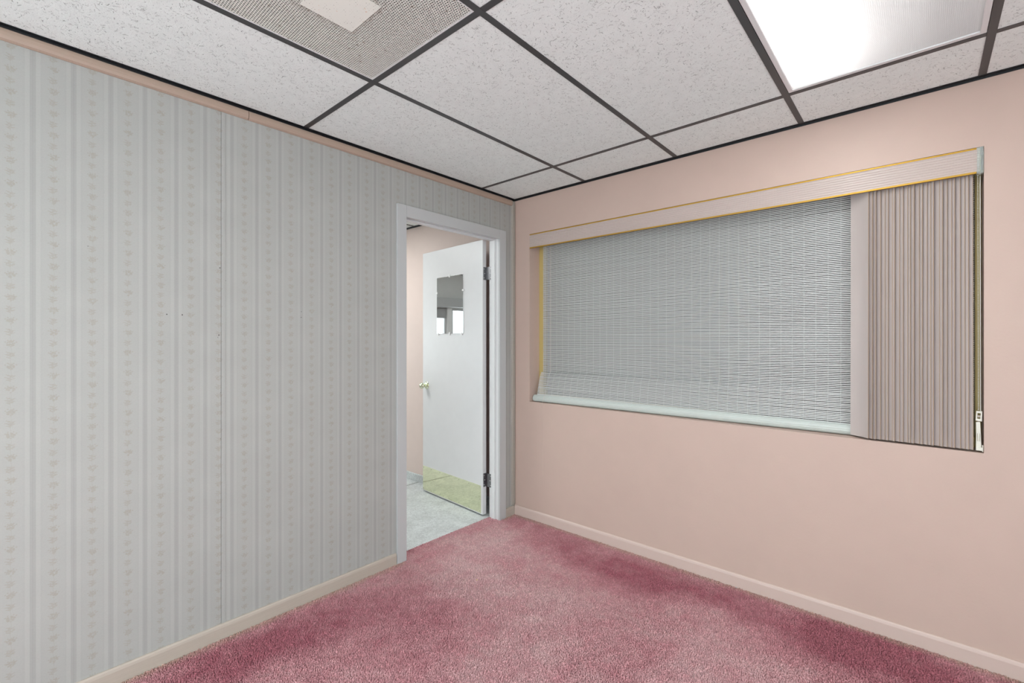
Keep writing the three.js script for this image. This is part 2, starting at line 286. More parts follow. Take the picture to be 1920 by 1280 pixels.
// ------- trims
{
  const t = group('trim_1'); tag(t, 'peach-painted wooden strip running along the top of the papered wall', 'trim', null, 'structure');
  const prof = [[0, 2.274], [0.0035, 2.274], [0.011, 2.279], [0.0145, 2.288], [0.015, 2.3], [0.013, 2.31], [0.008, 2.3135], [0, 2.3135]];
  mesh('trim_length', extrudeZ(prof, 1.8225, ZB - 0.002), M.peachWood, t);
  mesh('trim_length', extrudeZ(prof, 0.034, 1.8205), M.peachWood, t);
}
struct('trim_2', (() => { const pts = [[0, 0], [0.012, 0.004], [0.014, 0.012], [0.011, 0.03], [0.003, 0.037], [0, 0.037]]; const s = new THREE.Shape(pts.map(([x, z]) => new THREE.Vector2(x, z))); const g = new THREE.ExtrudeGeometry(s, { depth: 2.303 - 0.071, bevelEnabled: false }); g.rotateX(Math.PI / 2); g.translate(0, 2.303, 0.0005); return worldUV(g); })(), M.greigeWood, 'narrow greige corner bead standing where the papered wall meets the pink wall', 'trim');
const basePr = (h) => [[0, -0.008], [0.0125, -0.008], [0.0125, h - 0.014], [0.0105, h - 0.005], [0.006, h], [0, h]];
struct('baseboard_right', extrudeX(basePr(0.066), 0.0135, XR - 0.001), M.pinkTrim, 'pink painted skirting board under the window wall', 'baseboard');
struct('baseboard_left', [extrudeZ(basePr(0.061), 1.0405, ZB - 0.001), extrudeZ(basePr(0.061), 0.0135, 0.1065)], M.beigeWood, 'beige wood-grained skirting board under the papered wall', 'baseboard');

// ------- hung ceiling
const CX = [0, 0.6165, 1.2254, 1.839, 2.449, 3.06, 3.67, XR], CZ = [0, 0.351, 1.567, 2.786, 4.005, ZB];
function hungCeiling(c, X, Z, skip, crossExtra = []) {
  const tw = 0.024, r = rng(9 + X.length);
  for (let i = 1; i < X.length - 1; i++) mesh('main_runner', [box(X[i] - tw / 2, X[i] + tw / 2, H, H + 0.0016, Z[0] + 0.02, Z[Z.length - 1] - 0.02), box(X[i] - 0.0012, X[i] + 0.0012, H + 0.0016, H + 0.03, Z[0] + 0.002, Z[Z.length - 1] - 0.002)], M.black, c);
  for (let j = 1; j < Z.length - 1; j++) for (let i = 0; i < X.length - 1; i++) {
    const a = X[i] + (i ? tw / 2 : 0.02), b = X[i + 1] - (i < X.length - 2 ? tw / 2 : 0.02); if (b - a < 0.05) continue;
    mesh('cross_tee', box(a + 0.0003, b - 0.0003, H + 0.0002, H + 0.0018, Z[j] - tw / 2, Z[j] + tw / 2), M.black, c);
  }
  for (const [x0, x1, z] of crossExtra) mesh('cross_tee', box(x0 + tw / 2, x1 - tw / 2, H + 0.0002, H + 0.0018, z - tw / 2, z + tw / 2), M.black, c);
  const tile = (x0, x1, z0, z1) => {
    const g = box(x0 + 0.003, x1 - 0.003, H + 0.0022, H + 0.016, z0 + 0.003, z1 - 0.003), uv = g.attributes.uv, ox = Math.floor(r() * 97) / 97 * TW, oz = r() * TL, fx = r() < 0.5 ? -1 : 1, fz = r() < 0.5 ? -1 : 1;
    for (let k = 0; k < uv.count; k++) uv.setXY(k, uv.getX(k) * fx + ox, uv.getY(k) * fz + oz);
    mesh('ceiling_tile', g, M.tile, c);
  };
  for (let i = 0; i < X.length - 1; i++) for (let j = 0; j < Z.length - 1; j++) {
    const s = skip(i, j); if (s === true) continue;
    if (Array.isArray(s)) tile(X[i], X[i + 1], s[0], s[1]); else tile(X[i], X[i + 1], Z[j], Z[j + 1]);
  }
  const x0 = X[0], x1 = X[X.length - 1], z0 = Z[0], z1 = Z[Z.length - 1], f = 0.02, v = 0.0085;
  mesh('wall_angle', [box(x0 + 0.0005, x0 + f, H - 0.0003, H + 0.0014, z0 + 0.0005, z1 - 0.0005), box(x0 + 0.0005, x0 + 0.0025, H - v, H - 0.0003, z0 + 0.003, z1 - 0.003)], M.blackAngle, c);
  mesh('wall_angle', [box(x1 - f, x1 - 0.0005, H - 0.0003, H + 0.0014, z0 + 0.0005, z1 - 0.0005), box(x1 - 0.0025, x1 - 0.0005, H - v, H - 0.0003, z0 + 0.003, z1 - 0.003)], M.blackAngle, c);
  mesh('wall_angle', [box(x0 + f, x1 - f, H - 0.0003, H + 0.0014, z0 + 0.0005, z0 + f), box(x0 + 0.003, x1 - 0.003, H - v, H - 0.0003, z0 + 0.0005, z0 + 0.0025)], M.blackAngle, c);
  mesh('wall_angle', [box(x0 + f, x1 - f, H - 0.0003, H + 0.0014, z1 - f, z1 - 0.0005), box(x0 + 0.003, x1 - 0.003, H - v, H - 0.0003, z1 - 0.0025, z1 - 0.0005)], M.blackAngle, c);
}
{
  const c = group('ceiling'); tag(c, 'hung ceiling of white fissured tiles in a black metal grid', 'ceiling', null, 'structure');
  mesh('slab', box(-WT, XR + 0.1, TOP, TOP + 0.1, -0.2, ZB + 0.1), M.concrete, c);
  hungCeiling(c, CX, CZ, (i, j) => (i === 3 && (j === 1 || j === 3)) ? true : (i === 1 && j === 2) ? [2.177, 2.786] : false, [[CX[1], CX[2], 2.177]]);
}
const NCX = [NX, -3.03, -2.42, -1.815, -1.206, -0.6, -WT];
{
  const c = group('ceiling_beyond'); tag(c, 'white tiled ceiling with black grid beyond the doorway', 'ceiling', null, 'structure');
  mesh('slab', box(NX - 0.1, -WT, TOP, TOP + 0.1, -0.2, ZB + 0.1), M.concrete, c);
  hungCeiling(c, NCX, [0, 0.62, 1.84, 3.06, ZB], (i, j) => i === 3 && j === 1);
}

// ------- recessed fluorescent troffers
M.lens = new THREE.MeshPhysicalMaterial({ color: lin(0.66, 0.66, 0.66), roughness: 1, transmission: 0.45, thickness: 0, bumpMap: dataTex(64, 64, (x, y) => 0.5 + 0.25 * Math.cos(x / 64 * 6.2832) + 0.25 * Math.cos(y / 64 * 6.2832), false, 0.005, 0.005), bumpScale: 0.0004 });
M.tubeOn = new THREE.MeshStandardMaterial({ color: lin(0.9, 0.9, 0.9), emissive: lin(1, 0.99, 0.97), emissiveIntensity: 8, roughness: 0.4 });
M.tubeOff = new THREE.MeshStandardMaterial({ color: lin(0.8, 0.8, 0.8), roughness: 0.3 });
function troffer(x0, x1, z0, z1, lit, label, intensity) {   // lit: for each tube 0 / 1
  const cx = (x0 + x1) / 2, cz = (z0 + z1) / 2, hw = (x1 - x0) / 2 - 0.013, hl = (z1 - z0) / 2 - 0.013, t = group('ceiling_light', [cx, H + 0.002, cz]);
  tag(t, label, 'ceiling light');
  const top = 0.125;
  mesh('housing', [box(-hw, hw, top, top + 0.002, -hl, hl), box(-hw, -hw + 0.002, 0.006, top, -hl, hl), box(hw - 0.002, hw, 0.006, top, -hl, hl), box(-hw + 0.002, hw - 0.002, 0.006, top, -hl, -hl + 0.002), box(-hw + 0.002, hw - 0.002, 0.006, top, hl - 0.002, hl)], M.reflector, t);
  const fw = 0.017;
  mesh('lens_frame', [rbox(-hw, -hw + fw, -0.001, 0.0055, -hl, hl, 0.0015, 1), rbox(hw - fw, hw, -0.001, 0.0055, -hl, hl, 0.0015, 1), rbox(-hw + fw - 0.001, hw - fw + 0.001, -0.001, 0.0055, -hl, -hl + fw, 0.0015, 1), rbox(-hw + fw - 0.001, hw - fw + 0.001, -0.001, 0.0055, hl - fw, hl, 0.0015, 1)], M.whiteMetal, t);
  const lg = new THREE.PlaneGeometry(2 * hw - 2 * fw, 2 * hl - 2 * fw); lg.rotateX(Math.PI / 2); lg.translate(0, 0.004, 0); worldUV(lg);
  mesh('lens', lg, M.lens, t);
  lit.forEach((on, k) => {
    const x = (k ? 1 : -1) * hw * 0.5, L = 2 * hl - 0.09;
    const g = new THREE.CylinderGeometry(0.019, 0.019, L, 16); g.rotateX(Math.PI / 2); g.translate(x, 0.075, 0);
    const tube = mesh('fluorescent_tube', g, on ? M.tubeOn : M.tubeOff, t);
    for (const s of [-1, 1]) { const c = new THREE.CylinderGeometry(0.0195, 0.0195, 0.016, 12); c.rotateX(Math.PI / 2); c.translate(x, 0.075, s * (L / 2 + 0.008)); mesh('end_cap', c, M.steel, tube); }
    if (on) {
      const l = new THREE.RectAreaLight(LAMP.color, intensity, hw * 0.92, 2 * hl - 0.06); l.position.set(x, -0.004, 0); l.rotation.x = -Math.PI / 2; l.name = 'tube_glow'; t.add(l);
    }
  });
  return t;
}
troffer(CX[3], CX[4], CZ[1], CZ[2], [1, 0], 'recessed fluorescent ceiling light in front of the window, one side glowing and the other dim', LAMP.power * 0.55);
troffer(CX[3], CX[4], CZ[3], CZ[4], [1, 1], 'recessed fluorescent ceiling light added out of view further back in the office, both tubes lit as fill', LAMP.power);  // added fixture behind the camera, put in for more even light
troffer(NCX[3], NCX[4], 0.62, 1.84, [1, 1], 'recessed fluorescent ceiling light added out of view to brighten the room beyond the doorway', LAMP.power);  // added fixture, never in view, lifts the next room's brightness

// ------- perforated ceiling vent
{
  const x0 = CX[1] + 0.012, x1 = CX[2] - 0.012, z0 = CZ[2] + 0.012, z1 = 2.177 - 0.012, cx = (x0 + x1) / 2, cz = (z0 + z1) / 2;
  const v = group('ceiling_vent', [cx, H + 0.002, cz]); tag(v, 'square perforated white metal air vent with a solid centre plate, set in the ceiling grid', 'vent');
  // sheet: hexagonal cells with hexagonal holes, staggered rows
  const p = 0.0088, ph = p * Math.sqrt(3) / 2, R = p / Math.sqrt(3), rh = 0.0033, pos = [], col = [], idx = [], r = rng(55), hw = (x1 - x0) / 2, hl = (z1 - z0) / 2;
  const PL = 0.0875;
  for (let row = 0, z = -hl + R; z < hl - R * 0.9; z += ph, row++) for (let x = -hw + p / 2 + (row % 2) * p / 2; x < hw - p * 0.4; x += p) {
    const b = pos.length / 3, dp = Math.max(Math.abs(x) - PL, Math.abs(z) - PL);
    const rust = dp > -0.002 && dp < 0.05 ? Math.max(0, nA(x * 90 + 40, z * 90 + 40) * 0.9 - 0.3 - dp * 12) : 0, sp = r() < 0.008 ? 0.5 : 0, u = Math.min(0.85, rust + sp), k = 0.92 + 0.12 * r();
    const c = [0.74 * k * (1 - u) + 0.25 * u, 0.72 * k * (1 - u) + 0.15 * u, 0.67 * k * (1 - u) + 0.09 * u];
    for (let ring = 0; ring < 3; ring++) for (let q = 0; q < 6; q++) { const a = Math.PI / 6 + q * Math.PI / 3, rr = ring === 0 ? R : rh; pos.push(x + Math.cos(a) * rr, ring === 2 ? 0.0012 : 0, z + Math.sin(a) * rr); col.push(...c); }
    for (let q = 0; q < 6; q++) { const n = (q + 1) % 6; idx.push(b + q, b + n, b + 6 + q, b + n, b + 6 + n, b + 6 + q); idx.push(b + 6 + q, b + 6 + n, b + 12 + q, b + 6 + n, b + 12 + n, b + 12 + q); }
  }
  let g = new THREE.BufferGeometry(); g.setAttribute('position', new THREE.Float32BufferAttribute(pos, 3)); g.setAttribute('color', new THREE.Float32BufferAttribute(col, 3)); g.setIndex(idx); g = g.toNonIndexed(); g.computeVertexNormals();
  mesh('perforated_sheet', g, new THREE.MeshStandardMaterial({ vertexColors: true, roughness: 0.5, side: THREE.DoubleSide }), v);
  const e = 0.006;
  mesh('sheet_rim', [box(-hw, -hw + e, -0.0005, 0.003, -hl, hl), box(hw - e, hw, -0.0005, 0.003, -hl, hl), box(-hw + e, hw - e, -0.0005, 0.003, -hl, -hl + e), box(-hw + e, hw - e, -0.0005, 0.003, hl - e, hl)], M.whiteMetal, v);
  mesh('duct_collar', [box(-hw, -hw + 0.003, 0.004, 0.12, -hl, hl), box(hw - 0.003, hw, 0.004, 0.12, -hl, hl), box(-hw, hw, 0.004, 0.12, -hl, -hl + 0.003), box(-hw, hw, 0.004, 0.12, hl - 0.003, hl)], M.duct, v);
  const pt = dataTex(512, 512, (x, y) => { // clogged perforations showing as faint rows of specks, a few rust spots
    const mx = x / 512 * 0.176, my = y / 512 * 0.176, row = Math.round(my / ph), dx = ((mx / p + (row % 2) * 0.5) % 1 + 1) % 1 - 0.5, dy = my - row * ph, d = Math.hypot(dx * p, dy), on = nB(mx * 60, my * 60) * nC(mx * 200, my * 200);
    const k = d < 0.0013 ? Math.max(0, on - 0.3) * 1.8 : 0, ru = nA(mx * 110 + 7, my * 110) > 0.955 ? 0.5 : 0;
    return [0.93 - 0.45 * k - 0.1 * ru, 0.93 - 0.46 * k - 0.3 * ru, 0.9 - 0.46 * k - 0.45 * ru];
  }, true, 0.176, 0.176);
  const pg = rbox(-PL, PL, -0.0022, -0.0002, -PL, PL, 0.0008, 1);
  mesh('centre_plate', pg, new THREE.MeshStandardMaterial({ map: pt, roughness: 0.5 }), v);
}

// ================================================================== DOORWAY
{
  const t = group('trim_3'); tag(t, 'white painted door casing and jamb around the doorway', 'door frame', null, 'structure');
  const c = 0.068, ct = 0.0155, z0 = DO.z0, z1 = DO.z1, y = DO.top;
  const cas = (a, b, y0, y1) => rbox(0.0004, ct, y0, y1, a, b, 0.002, 2);
  mesh('casing', cas(z0 - c + 0.004, z0 + 0.004 - 0.0005, -0.008, y + c - 0.004), M.whitePaint, t);
  mesh('casing', cas(z1 + 0.0005 - 0.004, z1 + c - 0.009, -0.008, y + c - 0.004), M.whitePaint, t);
  mesh('casing', cas(z0 + 0.004, z1 - 0.004, y - 0.004, y + c - 0.004), M.whitePaint, t);
  mesh('jamb', rbox(-WT, 0.0003, -0.008, y + 0.017, z0 - 0.0175, z0, 0.0012, 1), M.doorWhite, t);  // jamb and stops lighter than the casing: next-room light put into their colour
  mesh('jamb', rbox(-WT, 0.0003, -0.008, y + 0.017, z1, z1 + 0.0175, 0.0012, 1), M.doorWhite, t);
  mesh('jamb', rbox(-WT, 0.0003, y, y + 0.0175, z0, z1, 0.0012, 1), M.doorWhite, t);
  mesh('door_stop', rbox(-0.066, -0.03, -0.008, y, z0, z0 + 0.01, 0.002, 1), M.doorWhite, t);
  mesh('door_stop', rbox(-0.066, -0.03, -0.008, y, z1 - 0.01, z1, 0.002, 1), M.doorWhite, t);
  mesh('door_stop', rbox(-0.066, -0.03, y - 0.01, y, z0 + 0.01, z1 - 0.01, 0.002, 1), M.doorWhite, t);
}
// door leaf: local x runs from the hinge edge to the free edge, local z out of its visible face
const doorYaw = Math.PI - Math.atan2(0.139 - 0.203, -(-0.913 + 0.13)) ; // direction of the leaf
const leafAngle = Math.atan2(-(0.139 - 0.203), -0.783);                 // rotation.y that turns +x onto the leaf direction
function onDoor(o) { o.position.set(-0.13, 0, 0.203); o.rotation.y = leafAngle; return o; }
{
  // with +x turned towards -x of the room, local -z is the visible face
  const d = onDoor(group('door_1')); tag(d, 'white flush door standing open into the next room', 'door', null, 'structure');
  const L = 0.786, T = 0.035;
  const leaf = mesh('door_leaf', rbox(0, L, 0.01, 2.018, 0, T, 0.0015, 1), M.doorWhite, d);
  const kp = mesh('kick_plate', rbox(0.018, 0.783, 0.018, 0.2195, -0.0014, -0.0001, 0.0005, 1), M.kick, d); kp.userData.label = 'shiny greenish brass kick plate along the bottom of the door';
  for (const x of [0.03, 0.16, 0.285, 0.41, 0.535, 0.66, 0.772]) for (const y of [0.03, 0.207]) { const g = new THREE.SphereGeometry(0.0032, 10, 5, 0, 6.2832, 0, Math.PI / 2); g.scale(1, 0.5, 1); g.rotateX(-Math.PI / 2); g.translate(x, y, -0.0013); mesh('screw', g, M.steel, kp); }
  for (const x of [0.018 + 0.0]) { for (const y of [0.118]) { const g = new THREE.SphereGeometry(0.0032, 10, 5, 0, 6.2832, 0, Math.PI / 2); g.scale(1, 0.5, 1); g.rotateX(-Math.PI / 2); g.translate(x + 0.012, y, -0.0013); mesh('screw', g, M.steel, kp); } }
  const k = group('door_knob', [0.729, 0.904, 0], d);
  const prof = (pts) => { const g = new THREE.LatheGeometry(pts.map(([r, y]) => new THREE.Vector2(r, y)), 28); return g; };
  for (const s of [-1, 1]) {
    const ro = prof([[0.0, 0.009], [0.014, 0.009], [0.022, 0.0075], [0.029, 0.005], [0.032, 0.002], [0.0325, 0]]); const kn = prof([[0.0001, 0.064], [0.012, 0.0635], [0.02, 0.06], [0.0255, 0.053], [0.0265, 0.046], [0.023, 0.038], [0.015, 0.031], [0.0105, 0.026], [0.0105, 0.012], [0.014, 0.0088]]);
    for (const [nm, g] of [['rosette', ro], ['knob', kn]]) { g.rotateX(s * Math.PI / 2); g.translate(0, 0, s < 0 ? 0 : T); const m = mesh(nm, g, M.knob, k); m.material.side = THREE.DoubleSide; }
  }
  mesh('latch_plate', rbox(L - 0.0002, L + 0.0012, 0.875, 0.933, 0.006, 0.029, 0.0005, 1), M.steel, d);
  for (const [y0, y1] of [[1.725, 1.819], [0.213, 0.311]]) {
    const h = group('hinge', [0, 0, 0], d);
    const rl = rbox(-0.0016, -0.0001, y0, y1, 0.006, T - 0.001, 0.0006, 1); const lf = mesh('hinge_leaf', rl, M.steel, h);
    for (const [yy, zz] of [[y0 + 0.015, 0.012], [(y0 + y1) / 2, 0.018], [y1 - 0.015, 0.012]]) { const g = new THREE.CylinderGeometry(0.0034, 0.0034, 0.0012, 10); g.rotateZ(Math.PI / 2); g.translate(-0.0018, yy, zz); mesh('screw', g, M.whiteMetal, h); }
    const pn = []; for (let q = 0; q < 5; q++) { const hh = (y1 - y0) / 5, g = new THREE.CylinderGeometry(0.0062, 0.0062, hh - 0.0008, 14); g.translate(-0.0155, y0 + hh * (q + 0.5), T + 0.001); pn.push(g); }
    mesh('hinge_knuckle', pn, M.steel, h);
    mesh('hinge_web', rbox(-0.0145, -0.0002, y0, y1, T - 0.0012, T + 0.0008, 0.0004, 1), M.steel, h);
  }
}
// the fixed hinge leaves screwed to the jamb belong to the frame
{
  const t = scene.getObjectByName('trim_3');
  for (const [y0, y1] of [[1.725, 1.819], [0.213, 0.311]]) {
    const q = mesh('hinge_plate', [rbox(-0.108, -0.0685, y0, y1, DO.z0 - 0.0004, DO.z0 + 0.0012, 0.0005, 1)], M.steel, t);
    for (const [yy, xx] of [[y0 + 0.015, -0.077], [(y0 + y1) / 2, -0.083], [y1 - 0.015, -0.077]]) { const g = new THREE.CylinderGeometry(0.0034, 0.0034, 0.001, 10); g.rotateX(Math.PI / 2); g.translate(xx, yy, DO.z0 + 0.0014); mesh('screw', g, M.whiteMetal, q); }
  }
}
{ // frameless mirror held to the door by plastic clips
  const m = onDoor(group('door_mirror')); tag(m, 'small frameless rectangular mirror clipped to the open white door', 'mirror');
  const a = 0.227, b = 0.573, y0 = 1.337, y1 = 1.79;
  mesh('mirror_glass', rbox(a, b, y0, y1, -0.0045, -0.0002, 0.0006, 1), M.mirror, m);
  const clip = (x, y, dx, dy) => mesh('clip', [rbox(x - 0.007, x + 0.007, y - 0.007, y + 0.007, -0.0075, -0.0048, 0.0012, 1), rbox(x - 0.006 + dx, x + 0.006 + dx, y - 0.006 + dy, y + 0.006 + dy, -0.0075, -0.0002, 0.0012, 1)], M.clip, m);
  clip((a + b) / 2, y1 - 0.003, 0, 0.0105); clip(a + 0.003, 1.667, -0.0105, 0); clip(b - 0.003, 1.667, 0.0105, 0);
  for (const x of [a + 0.018, (a + b) / 2, b - 0.018]) clip(x, y0 + 0.003, 0, -0.0105);
}

// ------- windows of the next room, mirrored in the door mirror
for (let k = 0; k < 2; k++) {
  const [z0, z1] = BW[k], w = group('window_' + (k + 2)), f = 0.035;
  tag(w, k ? 'white framed window with a pale blind in the next room, seen in the door mirror' : 'white framed window with its shade drawn up in the next room, seen in the door mirror', 'window', null, 'structure');
  mesh('window_frame', [box(NX - 0.08, NX - 0.03, BY0, BY1, z0, z0 + f), box(NX - 0.08, NX - 0.03, BY0, BY1, z1 - f, z1), box(NX - 0.08, NX - 0.03, BY0, BY0 + f, z0 + f, z1 - f), box(NX - 0.08, NX - 0.03, BY1 - f, BY1, z0 + f, z1 - f)], M.whitePaint, w);
  const g = new THREE.PlaneGeometry(z1 - z0 - 2 * f, BY1 - BY0 - 2 * f); g.rotateY(Math.PI / 2); g.translate(NX - 0.055, (BY0 + BY1) / 2, (z0 + z1) / 2); mesh('pane', g, M.glass, w);
}
{ // window added behind the camera, unseen, to fill walls, blinds and ceiling with daylight
  const w = group('window_4'), f = 0.045; tag(w, 'wide floor-deep white framed window added as fill light in the unseen wall opposite the blinds', 'window', null, 'structure');
  const bar = (...q) => mesh('window_frame', rbox(...q, 0.003, 1), M.whitePaint, w), xm = (BX0 + BX1) / 2;
  bar(BX0, BX0 + f, BYA, BYB, ZB + 0.02, ZB + 0.07); bar(BX1 - f, BX1, BYA, BYB, ZB + 0.02, ZB + 0.07); bar(BX0 + f, BX1 - f, BYB - f, BYB, ZB + 0.02, ZB + 0.07); bar(BX0 + f, BX1 - f, BYA, BYA + f, ZB + 0.02, ZB + 0.07); bar(xm - 0.02, xm + 0.02, BYA + f, BYB - f, ZB + 0.02, ZB + 0.07);
  for (const [a, b] of [[BX0 + f, xm - 0.02], [xm + 0.02, BX1 - f]]) { const g = new THREE.PlaneGeometry(b - a, BYB - BYA - 2 * f); g.translate((a + b) / 2, (BYA + BYB) / 2, ZB + 0.045); mesh('pane', g, M.glass, w); }
}
{  // unseen side window, added to spread daylight over the papered wall
  const w = group('window_5'), f = 0.045; tag(w, 'wide floor-deep white framed window added out of view as fill light for the papered wall', 'window', null, 'structure');
  const bar = (y0, y1, z0, z1) => mesh('window_frame', rbox(XR + 0.02, XR + 0.07, y0, y1, z0, z1, 0.003, 1), M.whitePaint, w), zm = (SZ0 + SZ1) / 2;
  bar(BYA, BYB, SZ0, SZ0 + f); bar(BYA, BYB, SZ1 - f, SZ1); bar(BYB - f, BYB, SZ0 + f, SZ1 - f); bar(BYA, BYA + f, SZ0 + f, SZ1 - f); bar(BYA + f, BYB - f, zm - 0.02, zm + 0.02);
  for (const [a, b] of [[SZ0 + f, zm - 0.02], [zm + 0.02, SZ1 - f]]) { const g = new THREE.PlaneGeometry(b - a, BYB - BYA - 2 * f); g.rotateY(Math.PI / 2); g.translate(XR + 0.045, (BYA + BYB) / 2, (a + b) / 2); mesh('pane', g, M.glass, w); }
}
struct('trim_4', rbox(NX, NX + 0.1, 1.79, 1.925, 0.5, 3.6, 0.004, 1), M.whitePaint, 'white boxed window head above the windows of the next room', 'trim');
{ const s = mesh('window_shade', rbox(NX - 0.026, NX - 0.012, 1.62, 1.778, BW[0][0] + 0.01, BW[0][1] - 0.012, 0.003, 1), new THREE.MeshStandardMaterial({ color: lin(0.35, 0.35, 0.35), roughness: 0.8 })); tag(s, 'grey gathered shade at the top of the next room window, seen in the door mirror', 'shade'); }

// ================================================================== WINDOW OF THE OFFICE
{
  const w = group('window_1'); tag(w, 'wide gold anodised aluminium window set in the pink wall behind the blinds', 'window', null, 'structure');
  const f = 0.042, za = -0.162, zb = -0.112, { x0, x1, y0, y1 } = WIN;
  mesh('window_frame', rbox(x0, x0 + f, y0, y1, za, zb, 0.002, 1), M.goldFrame, w);
  mesh('window_frame', rbox(x1 - 0.019, x1, y0, y1, za, zb, 0.002, 1), M.goldFrame, w);
  mesh('window_frame', rbox(x0 + f, x1 - 0.019, y1 - f, y1, za, zb, 0.002, 1), M.goldFrame, w);
  mesh('window_frame', rbox(x0 + f, x1 - 0.019, y0, y0 + f, za, zb, 0.002, 1), M.goldFrame, w);
  for (const [a, b] of [[x0 + f, x1 - 0.019]]) { const g = new THREE.PlaneGeometry(b - a, y1 - y0 - 2 * f); g.translate((a + b) / 2, (y0 + y1) / 2, -0.14); mesh('pane', g, M.tintedGlass, w); }
}
struct('added_sky_block_wall', box(-5, 9, -0.12, 3.2, -1.7, -1.5), M.stucco, 'dark rendered wall added outside the office window to block the sky behind the blind', 'wall');  // unseen wall added as a sky blocker, keeps gaps between slats dark
struct('added_light_block_ground', box(-5, 9, -0.3, -0.12, -1.5, -0.2), M.stucco, 'dark slab added below the office window to block light from beneath', 'ground');  // slab added to stop light rising from below the window
struct('added_sky_block_roof', box(-5, 9, TOP + 0.1, TOP + 0.22, -1.52, -0.2), M.stucco, 'dark slab added above the office window to shut out the sky', 'roof');  // unseen cover added to keep sky light off the window

{ // white PVC roll-up blind: thin slats laced on strings, bottom part leaning on the roll that rests on the sill
  const b = group('roll_up_blind'); tag(b, 'white slatted roll-up blind covering the wide window, its unused end rolled on the sill', 'blind');
  const x0 = 0.193, x1 = 2.434, pitch = 0.0088, sh = 0.0058, st = 0.0024, L = x1 - x0, r = rng(71);
  const prof = new THREE.Shape(); prof.absellipse(0, 0, st / 2, sh / 2, 0, Math.PI * 2);
  const sg = new THREE.ExtrudeGeometry(prof, { depth: L, bevelEnabled: false, curveSegments: 5 }); sg.rotateY(Math.PI / 2); sg.translate(-L / 2, 0, 0);
  // after the turn the profile's x runs along -z: thin in z, tall in y
  const pl = [];                                     // left and right end heights and depths of each slat
  for (let y = 1.99; y > 1.062; y -= pitch) pl.push([y, -0.1, -0.1, 0]);
  const ys = pl[pl.length - 1][0] - pitch, ye = 0.892, n = 20; for (let k = 0; k <= n; k++) { const t = k / n; pl.push([ys + (ye - ys) * t, -0.098 + 0.064 * Math.pow(t, 0.4), -0.099, -0.004 * t]); }
  for (const [y, zl, zr, dx] of pl) {
    const m = mesh('slat', sg, M.pvc, b); m.position.set((x0 + x1) / 2 + dx, y + (r() - 0.5) * 0.0006, (zl + zr) / 2); m.rotation.y = -Math.atan2(zr - zl, L); m.rotation.x = (r() - 0.5) * 0.08; m.rotation.z = (r() - 0.5) * 0.0006;
  }
  for (let x = x0 + 0.022; x < x1; x += 0.0505) {
    const t = (x - x0) / L, pts = [new THREE.Vector3(x, 1.99, -0.0977), new THREE.Vector3(x, 1.062, -0.0977)];
    for (let k = 0; k <= 6; k++) { const q = k / 6, zl = -0.098 + 0.064 * Math.pow(q, 0.4), zr = -0.099; pts.push(new THREE.Vector3(x, ys + (ye - ys) * q, zl + (zr - zl) * t + 0.0023)); }
    const c = new THREE.CurvePath(); for (let k = 0; k + 1 < pts.length; k++) c.add(new THREE.LineCurve3(pts[k], pts[k + 1]));
    const gs = []; for (let k = 0; k + 1 < pts.length; k++) gs.push(new THREE.TubeGeometry(new THREE.LineCurve3(pts[k], pts[k + 1]), 1, 0.0006, 4)); mesh('string', gs, M.string, b);
  }
  // rolled end: lobed cylinder of slats
  const RR = 0.0205, lob = new THREE.Shape(); for (let k = 0; k <= 120; k++) { const a = k / 120 * 6.2832, q = RR + 0.0007 * Math.cos(a * 15); lob[k ? 'lineTo' : 'moveTo'](Math.cos(a) * q, Math.sin(a) * q); }
  const rg = new THREE.ExtrudeGeometry(lob, { depth: 2.262, bevelEnabled: true, bevelSize: 0.003, bevelThickness: 0.004, bevelSegments: 2, steps: 1 }); rg.rotateY(Math.PI / 2); rg.translate(-1.131, 0, 0);
  const rm = mesh('rolled_end', rg, M.pvcRoll, b); rm.position.set(1.296, WIN.y0 + 0.0255, -0.0635); rm.rotation.y = Math.atan2(0.053, 2.262); rm.userData.label = 'rolled white bundle of slats along the sill';
  // pull cord looped under the roll and hanging a little down the wall
  const pc = [[0.262, 1.96, -0.0955], [0.262, 1.06, -0.0955], [0.262, 0.893, -0.03], [0.262, 0.868, -0.0125], [0.2625, 0.846, 0.0005], [0.263, 0.835, 0.0022], [0.266, 0.6, 0.0015], [0.269, 0.33, 0.0015]].map(a => new THREE.Vector3(...a)); const gs = [];
  for (let k = 0; k + 1 < pc.length; k++) gs.push(new THREE.TubeGeometry(new THREE.LineCurve3(pc[k], pc[k + 1]), 1, k < 5 ? 0.0009 : 0.0006, 5)); mesh('pull_cord', gs, new THREE.MeshStandardMaterial({ color: lin(0.7, 0.58, 0.52), roughness: 0.8 }), b);
}

